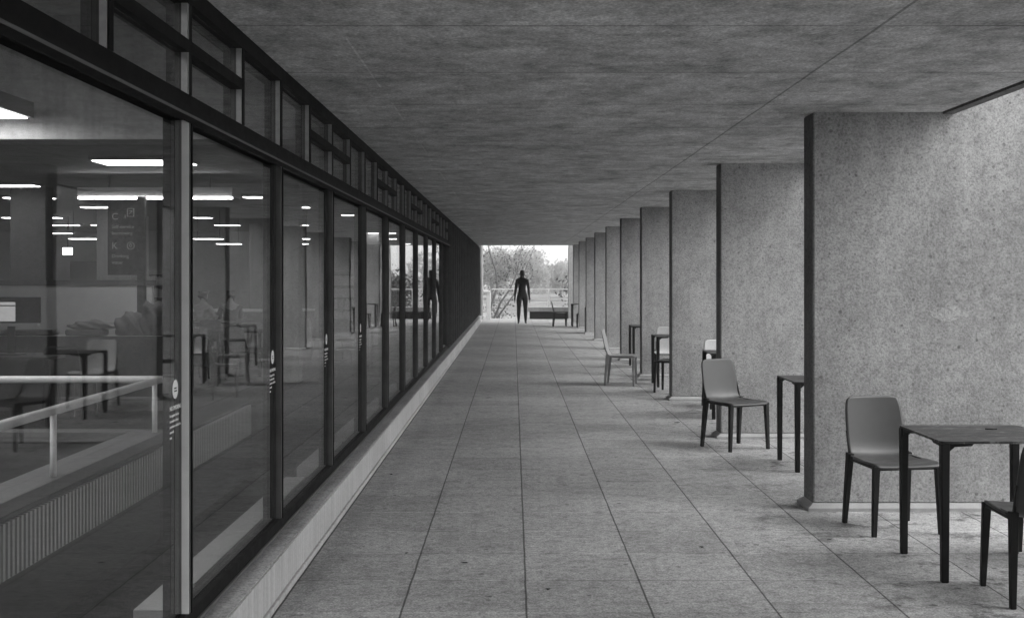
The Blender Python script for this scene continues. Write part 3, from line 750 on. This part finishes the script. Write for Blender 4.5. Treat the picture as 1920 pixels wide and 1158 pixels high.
def seated_person(loc, rz, lab, shirt, seed):
    e = empty('person', loc, rz)
    N = []; E = []
    def add(p, r, par=None):
        N.append((p, r)); i = len(N) - 1
        if par is not None: E.append((par, i))
        return i
    pel = add((0, 0, .55), (.15, .11)); ch = add((0, -.05, .85), (.145, .10), pel); sh = add((0, -.07, 1.0), (.13, .075), ch)
    nk = add((0, -.09, 1.09), .05, sh); hd = add((0, -.12, 1.19), (.07, .085), nk); tp = add((0, -.115, 1.27), (.055, .065), hd)
    for s in (-1, 1):
        a = add((s * .17, -.07, .98), .055, sh); el = add((s * .23, -.16, .76), .042, a); wr = add((s * .12, -.36, .80), .028, el); hn = add((s * .09, -.44, .80), (.034, .018), wr)
        h = add((s * .1, -.06, .50), .085, pel); kn = add((s * .12, -.44, .50), .062, h); an = add((s * .12, -.42, .09), .04, kn); to = add((s * .13, -.56, .045), (.04, .028), an)
    ms = [skinned('b', N, E, M['skin'], 2)]
    for s in (-1, 1):
        for dx in (-.024, -.008, .008, .024):
            ms.append(skinned('f', [((s * .09 + dx, -.44, .80), .009), ((s * .09 + dx, -.49, .795), .0085), ((s * .088 + dx, -.52, .78), .007)], [(0, 1), (1, 2)], M['skin'], 1))
    obj_from(ms, 'body', M['skin'], e)
    m = skinned('s', [((0, 0, .58), (.165, .125)), ((0, -.05, .85), (.165, .12)), ((0, -.07, 1.0), (.15, .09)), ((-.17, -.07, .98), .068), ((-.23, -.16, .76), .056), ((-.15, -.31, .79), .042), ((.17, -.07, .98), .068), ((.23, -.16, .76), .056), ((.15, -.31, .79), .042)],
                [(0, 1), (1, 2), (2, 3), (3, 4), (4, 5), (2, 6), (6, 7), (7, 8)], shirt, 2)
    obj_from([m], 'shirt', shirt, e)
    m = skinned('t', [((0, 0, .52), (.165, .12)), ((-.1, -.08, .5), .098), ((-.12, -.44, .5), .076), ((-.12, -.42, .14), .055), ((.1, -.08, .5), .098), ((.12, -.44, .5), .076), ((.12, -.42, .14), .055)],
                [(0, 1), (1, 2), (2, 3), (0, 4), (4, 5), (5, 6)], M['idark'], 2)
    obj_from([m], 'trousers', M['idark'], e)
    m = skinned('h', [((0, -.10, 1.22), (.078, .088)), ((0, -.095, 1.285), (.062, .075)), ((0, -.05, 1.16), (.06, .05))], [(0, 1), (0, 2)], M['hair'], 2)
    obj_from([m], 'hair', M['hair'], e)
    tag(e, lab, 'person')
px, _ = P(376, 0, 23.6)
seated_person((px, 23.6, .02), R(150), 'person in a pale top seated far inside, left one of two', M['cloth2'], 1)
px2, _ = P(433, 0, 23.8)
seated_person((px2, 23.8, .02), R(200), 'person in a grey top seated far inside, right one of two', M['cloth'], 2)

# ------------------------------------------------------------------ chairs
def chair_shell(t=.012):
    prof = [(-.235, .425), (-.222, .441), (-.19, .448), (-.10, .444), (0, .440), (.09, .438), (.145, .444), (.178, .462), (.198, .500), (.212, .56), (.226, .63), (.243, .71), (.262, .79), (.27, .822)]
    half = [.200, .212, .222, .226, .224, .216, .206, .200, .198, .200, .200, .196, .188, .166]
    dish = [.0, .004, .008, .012, .014, .014, .014, .014, .014, .014, .014, .013, .011, .008]
    nv = 12; V = []; Fc = []
    for i, (y, z) in enumerate(prof):
        # local normal of the profile in the yz plane, pointing to the sitter
        a = prof[max(i - 1, 0)]; b = prof[min(i + 1, len(prof) - 1)]
        ty, tz = b[0] - a[0], b[1] - a[1]; L = math.hypot(ty, tz); ny, nz = -tz / L, ty / L
        for j in range(nv + 1):
            u = -1 + 2 * j / nv
            k = dish[i] * (u * u * 1.4)
            dip = -dish[i]
            V.append((u * half[i], y + ny * (k + dip), z + nz * (k + dip) - (.01 * abs(u) ** 6 if i == len(prof) - 1 else 0)))
    n1 = len(V)
    for i in range(len(prof) - 1):
        for j in range(nv):
            a = i * (nv + 1) + j; Fc.append((a, a + 1, a + nv + 2, a + nv + 1))
    me = bpy.data.meshes.new('shell'); me.from_pydata(V, [], Fc)
    o = bpy.data.objects.new('tmp', me); COL.objects.link(o)
    sb = o.modifiers.new('s', 'SUBSURF'); sb.levels = 1; sb.render_levels = 1
    so_ = o.modifiers.new('t', 'SOLIDIFY'); so_.thickness = t; so_.offset = -1
    bpy.context.view_layer.update()
    m2 = bpy.data.meshes.new_from_object(o.evaluated_get(bpy.context.evaluated_depsgraph_get()))
    bpy.data.objects.remove(o); bpy.data.meshes.remove(me)
    for p in m2.polygons: p.use_smooth = True
    return m2
SHELL = chair_shell()
def make_chair(shellm, legm):
    e = empty('chair', (0, 0, 0))
    me = SHELL.copy(); me.materials.clear(); me.materials.append(M[shellm])
    s = bpy.data.objects.new('shell', me); COL.objects.link(s); s.parent = e
    for sx in (-1, 1):
        # front leg, nearly upright and tapering; rear leg sloping back
        f = MB(); f.bar((sx * .205, -.205, .435), (sx * .222, -.212, 0), .042, .028, .038, .028)
        f.build('leg', M[legm], e, bevel=.004)
        r = MB(); r.bar((sx * .200, .172, .462), (sx * .218, .215, 0), .038, .028, .054, .031); r.build('leg', M[legm], e, bevel=.004)
        g = MB(); g.bar((sx * .206, -.19, .425), (sx * .203, .165, .432), .022, .022, .026, .03)
        g.bar((sx * .199, .178, .455), (sx * .201, .222, .60), .012, .009, .024, .012)
        g.build('side_frame', M[legm], e, bevel=.003)
    MB().bar((-.19, -.20, .418), (.19, -.20, .418), .022).build('cross_rail', M[legm], e)
    return e
def make_table():
    e = empty('table', (0, 0, 0)); h, s = .742, .345; r = .03
    out = []
    for cx, cy, a0 in ((s - r, s - r, 0), (-s + r, s - r, 90), (-s + r, -s + r, 180), (s - r, -s + r, 270)):
        for k in range(5):
            a = R(a0 + 22.5 * k); out.append((cx + r * math.cos(a), cy + r * math.sin(a)))
    MB().prism(out, h - .012, h, axis=2).build('top', M['table'], e)
    for sx in (-1, 1):
        for sy in (-1, 1):
            b = MB(); x, y = sx * (s - .024), sy * (s - .024)
            b.bar((x, y, h - .013), (x, y, 0), .046, .038, .046, .038)
            lg_ = b.build('leg', M['tleg'], e, bevel=.006)
            br = MB(); br.prism([(x - sx * .022, h - .014), (x - sx * .15, h - .014), (x - sx * .14, h - .026), (x - sx * .05, h - .030), (x - sx * .022, h - .055)], y - .012, y + .012, axis=1)
            br.prism([(y - sy * .022, h - .0145), (y - sy * .15, h - .0145), (y - sy * .14, h - .027), (y - sy * .05, h - .031), (y - sy * .022, h - .056)], x - .0115, x + .0115, axis=0)
            br.build('bracket', M['tleg'], lg_)
    return e
cg = make_chair('shell', 'leg'); cp = make_chair('shellp', 'shellp'); cw = make_chair('shellw', 'leg'); tb = make_table()
register(None)
used = set()
def put(proto, x, y, yaw, label, group, cat, z=0):
    """yaw 0 faces the camera (-Y); positive turns towards +X"""
    if proto.name not in used: o = proto; used.add(proto.name)
    else: o = copy_tree(proto)
    o.location = (x, y, z); o.rotation_euler = (0, 0, R(yaw)); tag(o, label, cat, group); return o
GC, GTb = 'chairs set out along the colonnade', 'square tables along the colonnade'
chair = lambda p, x, y, yaw, lab: put(p, x, y, yaw, lab, GC, 'chair')
table = lambda x, y, yaw, lab: put(tb, x, y, yaw, lab, GTb, 'table')
chair(cg, 2.41, 7.47, 9, 'grey plastic chair nearest the camera, facing it behind the front table')
chair(cg, 2.08, 11.02, 28, 'grey plastic chair turned half right before the second fin')
chair(cp, 1.60, 17.5, 79, 'pale chair standing alone in profile on the paving')
chair(cg, 2.645, 5.86, 176, 'dark chair seen from behind at the bottom right corner')
chair(cg, 3.16, 6.62, 268, 'dark chair at the right side of the front table, cut by the frame')
chair(cw, 2.60, 14.45, 5, 'light-backed chair behind the table at the second fin gap')
chair(cw, 2.42, 18.28, -8, 'light-backed chair behind the table at the third fin gap')
chair(cg, 2.24, 16.42, -112, 'dark chair facing the walkway with its back hidden by the third fin')
chair(cg, 2.62, 21.9, -95, 'dark chair legs peeping past the fourth fin')
chair(cg, 1.51, 38.4, 92, 'dark chair in profile at the bright far end near the statue')
chair(cg, 2.25, 37.6, -90, 'dark chair tucked behind the farthest table')
table(2.585, 6.475, 0, 'dark square table with worn top in the right foreground')
table(2.655, 9.95, 0, 'dark square table half hidden by the nearest fin')
table(2.58, 13.55, 0, 'dark square table behind the second fin')
table(2.43, 17.42, 0, 'dark square table behind the third fin, before a light-backed chair')
table(2.44, 21.0, 0, 'dark square table whose corner leg shows past the fourth fin')
table(2.42, 33.9, 0, 'dark square table edge showing far down the colonnade')
table(2.24, 38.4, 0, 'dark square table farthest away, by the last fin')
# inside chairs and tables
def inchair(x, y, yaw, lab, p=cg): put(p, x, y, yaw, lab, 'chairs inside the library', 'chair', z=.02)
inchair(-5.0, 13.2, 180, 'dark chair inside seen from behind before the desk screen')
inchair(-5.75, 12.05, 160, 'dark chair inside at the monitor desk')
inchair(-3.95, 15.4, 150, 'dark chair inside beside the totem sign')
inchair(-4.15, 18.2, 60, 'chair inside turned aside left of the broad column')
inchair(-4.75, 17.2, -60, 'chair inside at the small table beyond the desk screen')
inchair(-4.4, 19.6, 10, 'light chair inside beyond the small table', cw)
for q_, (x_, y_, w__, l_) in enumerate(((-3.1, 21.2, 20, 'chair inside facing out beside the curved counter end'), (-3.6, 22.6, 130, 'chair inside turned away behind the broad column'),
        (-5.5, 21.4, 185, 'chair inside tucked under the long dark table, right one'), (-6.6, 21.5, 172, 'chair inside tucked under the long dark table, left one'), (-2.7, 18.9, -70, 'chair inside close to the glass behind the third pane'),
        (-2.6, 24.4, 100, 'chair inside close to the glass further back'))):
    inchair(x_, y_, w__, l_)
desk(-3.2, -2.4, 19.6, 20.3, 'small dark table close to the glass behind the third pane')
desk(-4.9, -4.0, 18.6, 19.3, 'small dark table inside, seen through the second pane')
desk(-8.0, -5.2, 22.2, 23.1, 'long dark table inside in front of the seated people')

# something dark left on the front table, fallen leaves on the paving
tag(MB().prism([(2.70 + .035 * math.cos(a / 8 * math.pi * 2) , 6.62 + .022 * math.sin(a / 8 * math.pi * 2)) for a in range(8)], .7425, .749, axis=2).build('bottle_cap', M['black'], loc=(2.7, 6.62, .742), world=True), 'small black cap lying on the front table', 'cap')
def fallen(x, y, r, rz, i):
    mb = MB(); n = 10; pts = []
    for k in range(n):
        a = 2 * math.pi * k / n; rr = r * (1 - .35 * abs(math.sin(a))) * (1 + .12 * math.sin(5 * a + i))
        pts.append((rr * math.cos(a) * 1.0, rr * math.sin(a) * .6))
    b = len(mb.v)
    mb.v.append((0, 0, .003)); mb.v += [(px_, py_, .004 + .008 * abs(math.sin(3 * k_ + i))) for k_, (px_, py_) in enumerate(pts)]
    for k in range(n): mb.f.append((b, b + 1 + k, b + 1 + (k + 1) % n))
    o = mb.build('fallen_leaf', M['dry']); o.location = (x, y, .001); o.rotation_euler = (0, 0, rz)
    tag(o, LEAF[i], 'leaf', 'fallen leaves on the paving')
LEAF = ['largest dark leaf lying on the paving in the foreground', 'small dark leaf left of the foreground leaf', 'small leaf just right of the centre joint at the bottom', 'small leaf between the joints left of the nearest fin',
        'dark leaf far down the walkway left of the centre joint', 'small leaf before the second grey chair', 'small dark leaf low beside the plinth wall', 'tiny leaf right of the centre joint in the foreground']
for i, (lx, ly, rr) in enumerate(((870, 1056, .026), (762, 1038, .012), (1027, 1107, .014), (1315, 1027, .014), (916, 746, .05), (1270, 793, .035), (733, 890, .018), (1556, 1012, .02))):
    Y = 1.6 * F / (ly - 520); fallen((lx - 963) / F * Y, Y, rr, random.uniform(-.5, .5), i)

# ------------------------------------------------------------------ far end: railing, bench, pylon
rl = empty('railing', (1, 45.6, 0))
MB().box(-.86, 4.3, 45.57, 45.63, 1.12, 1.165).build('top_rail', M['white'], rl, world=True, bevel=.006)
MB().box(-.86, 4.3, 45.59, 45.61, .70, .715).build('mid_rail', M['frame2'], rl, world=True)
for x in (1.37, 4.1): MB().box(x - .03, x + .03, 45.54, 45.566, .0, 1.12).build('post', M['white'], rl, world=True)
for a, b in ((1.42, 4.06), (-.8, 1.32)): MB().box(a, b, 45.595, 45.605, .08 if a < 0 else .48, .699).build('glass_panel', M['railglass'], rl, world=True)
tag(rl, 'white topped glass railing across the far open end', 'railing')
bn = empty('bench', (2.4, 45, 0))
MB().box(.56, 4.4, 44.95, 45.5, .29, .46).build('seat', M['fin'], bn, world=True, bevel=.01)
MB().box(.62, 4.3, 45.25, 45.45, .0, .288).build('base', M['black'], bn, world=True)  # black block stands in for the shaded gap under the seat
tag(bn, 'long concrete bench, the shaded gap under it filled black, below the railing', 'bench')
py = empty('pylon', (-.98, 44.8, 0))
MB().box(-1.04, -.88, 44.7, 44.9, 0, 1.02).build('shaft', M['white'], py, world=True, bevel=.01)
MB().box(-1.16, -.9, 44.66, 44.94, 1.022, 1.09).build('cap', M['white'], py, world=True, bevel=.01)
tag(py, 'short white post with a projecting cap at the left end of the railing', 'post')
tag(MB().box(-2.6, -1.18, 44.6, 45.4, 0, 2.9).build('end_wall', M['fin'], loc=(-1.6, 45, 0), world=True, bevel=.01), 'grey concrete wall end beyond the dark screen, left of the white post', 'wall')

# ------------------------------------------------------------------ trees
def rv(r, s=1): return Vector((r.uniform(-s, s), r.uniform(-s, s), r.uniform(-s, s)))
def tree(name, loc, H, crownR, seed, leafm, nleaf, lsize, label, base=.35, trunk=.16, depth=4, limbs=None):
    r = random.Random(seed); e = empty(name, loc); tk = MB(); tips = []
    def grow(p, d, L, rad, lev):
        pts = [p]; q = p
        for i in range(4):
            d = (d + rv(r, .18) + Vector((0, 0, .04))).normalized(); q = q + d * L / 4; pts.append(q)
        tk.tube(pts, [rad * (1 - .12 * i) for i in range(5)], 6 if lev < 2 else 4, cap=False)
        if lev >= 2: tips.extend(pts[1:])
        if lev < depth:
            for k in range(3 if lev else 5):
                a = r.uniform(0, 6.28); sp = r.uniform(.5, .95)
                nd = (d + Vector((math.cos(a), math.sin(a), r.uniform(-.15, .4))) * sp).normalized()
                grow(pts[r.choice((2, 3, 4))], nd, L * r.uniform(.55, .78), rad * .55, lev + 1)
    if limbs is None:
        grow(Vector((0, 0, -.1)), Vector((0, 0, 1)), H * base, trunk, 0)
    else:
        for pts, r0, r1 in limbs:
            P_ = [Vector(p) for p in pts]
            tk.tube(P_, [r0 + (r1 - r0) * i / (len(P_) - 1) for i in range(len(P_))], 7, cap=True)
            tips.extend(P_[len(P_) // 2:])
            for p in P_[len(P_) // 3:]:
                for k in range(2):
                    grow(p, (rv(r, 1) + Vector((0, 0, .5))).normalized(), r.uniform(.5, 1.1), r1 * .6, depth - 1)
    tk.build('trunk', M['bark'], e, smooth=True)
    cr = MB()
    for i in range(nleaf):
        t = r.choice(tips); rad = crownR
        p = t + Vector((r.gauss(0, rad), r.gauss(0, rad), r.gauss(0, rad * .8)))
        if p.z < H * .12: continue
        n = rv(r).normalized(); a = n.orthogonal().normalized(); b = n.cross(a); s = lsize * r.uniform(.6, 1.4)
        cr.poly([p - a * s, p + b * s * .5, p + a * s, p - b * s * .5])
    me = bpy.data.meshes.new('crown'); me.from_pydata(cr.v, [], cr.f); me.materials.append(leafm)
    o = bpy.data.objects.new('crown', me); COL.objects.link(o); o.parent = e
    tag(e, label, 'tree', 'trees beyond the railing'); return e
G = -6.0
B_ = -.4
tree('broadleaf_tree', (-5.4, 108, B_), 7.2, .5, 11, M['leaf'], 15000, .12, 'pale airy tree beyond the railing at the far left', base=.26)
tree('broadleaf_tree', (-2.0, 111, B_), 7.6, .5, 12, M['leaf'], 15000, .12, 'pale tree beyond the railing left of the statue', base=.26)
tree('broadleaf_tree', (1.4, 110, B_), 7.0, .5, 13, M['leaf'], 14000, .12, 'pale tree beyond the railing right behind the statue', base=.25)
tree('broadleaf_tree', (4.6, 114, B_), 5.4, .45, 17, M['leaf'], 12000, .12, 'pale lower tree beyond the railing under the white gap of sky', base=.25)
tree('broadleaf_tree', (4.6, 66, -4.3), 8.4, .40, 14, M['leafd'], 13000, .10, 'darker leafy tree at the right edge of the view', base=.32)
tree('broadleaf_tree', (-9.5, 112, B_), 8, .6, 15, M['leaf'], 8000, .14, 'pale tree beyond the railing hidden by the dark screen', base=.28)
tree('bare_tree', (-1.35, 53, G), 8, .3, 21, M['leafd'], 900, .05, 'thin leaning tree with twin diagonal stems left of the statue', depth=4,
     limbs=[([(0.1, 0, 0), (.25, 0, 3), (.45, 0, 5.7), (.75, 0, 6.45), (1.2, 0, 7.1), (1.5, 0, 7.8), (1.75, .2, 9.2)], .07, .02),
            ([(.2, .3, 0), (.3, .3, 3), (.5, .3, 5.6), (.95, .3, 6.25), (1.35, .3, 6.8), (1.75, .3, 7.6), (2.3, .4, 9)], .06, .018),
            ([(0, -.1, 0), (.15, -.1, 4), (.3, -.1, 6.2), (.62, -.1, 7.2), (.55, -.1, 7.9), (.25, -.1, 8.8), (.1, 0, 9.8)], .08, .025)])
# far wooded bank
def bank():
    r = random.Random(5); mb = MB()
    for i in range(16000):
        x = r.uniform(-40, 45); h = 4.2 + 1.6 * math.sin(x * .35) + 1.1 * math.sin(x * .9 + 1)
        p = Vector((x, 128 + r.uniform(-4, 4), -.6 + r.uniform(0, 1) * (h - 1.2)))
        n = rv(r).normalized(); a = n.orthogonal().normalized(); b = n.cross(a); s = r.uniform(.15, .34)
        mb.poly([p - a * s, p + b * s * .6, p + a * s, p - b * s * .6])
    me = bpy.data.meshes.new('far_wood'); me.from_pydata(mb.v, [], mb.f); me.materials.append(M['leaf'])
    o = bpy.data.objects.new('far_wood', me); COL.objects.link(o)
    tag(o, 'pale mass of distant woodland beyond the railing', 'woodland', kind='stuff')
bank()

# ------------------------------------------------------------------ the air
hm = bpy.data.materials.new('haze_air'); hm.use_nodes = True; hn = hm.node_tree; hn.nodes.clear()
ho = hn.nodes.new('ShaderNodeOutputMaterial'); hv = hn.nodes.new('ShaderNodeVolumePrincipled')
hv.inputs['Color'].default_value = (.95, .95, .95, 1); hv.inputs['Density'].default_value = HAZE
hv.inputs['Anisotropy'].default_value = .2
hn.links.new(hv.outputs[0], ho.inputs['Volume'])
hb_ = MB().box(-262, 262, -162, 332, -7.0, 12.5).build('haze', hm)
hb_['kind'] = 'stuff'; hb_['label'] = 'thin pale haze in the air beyond the colonnade'
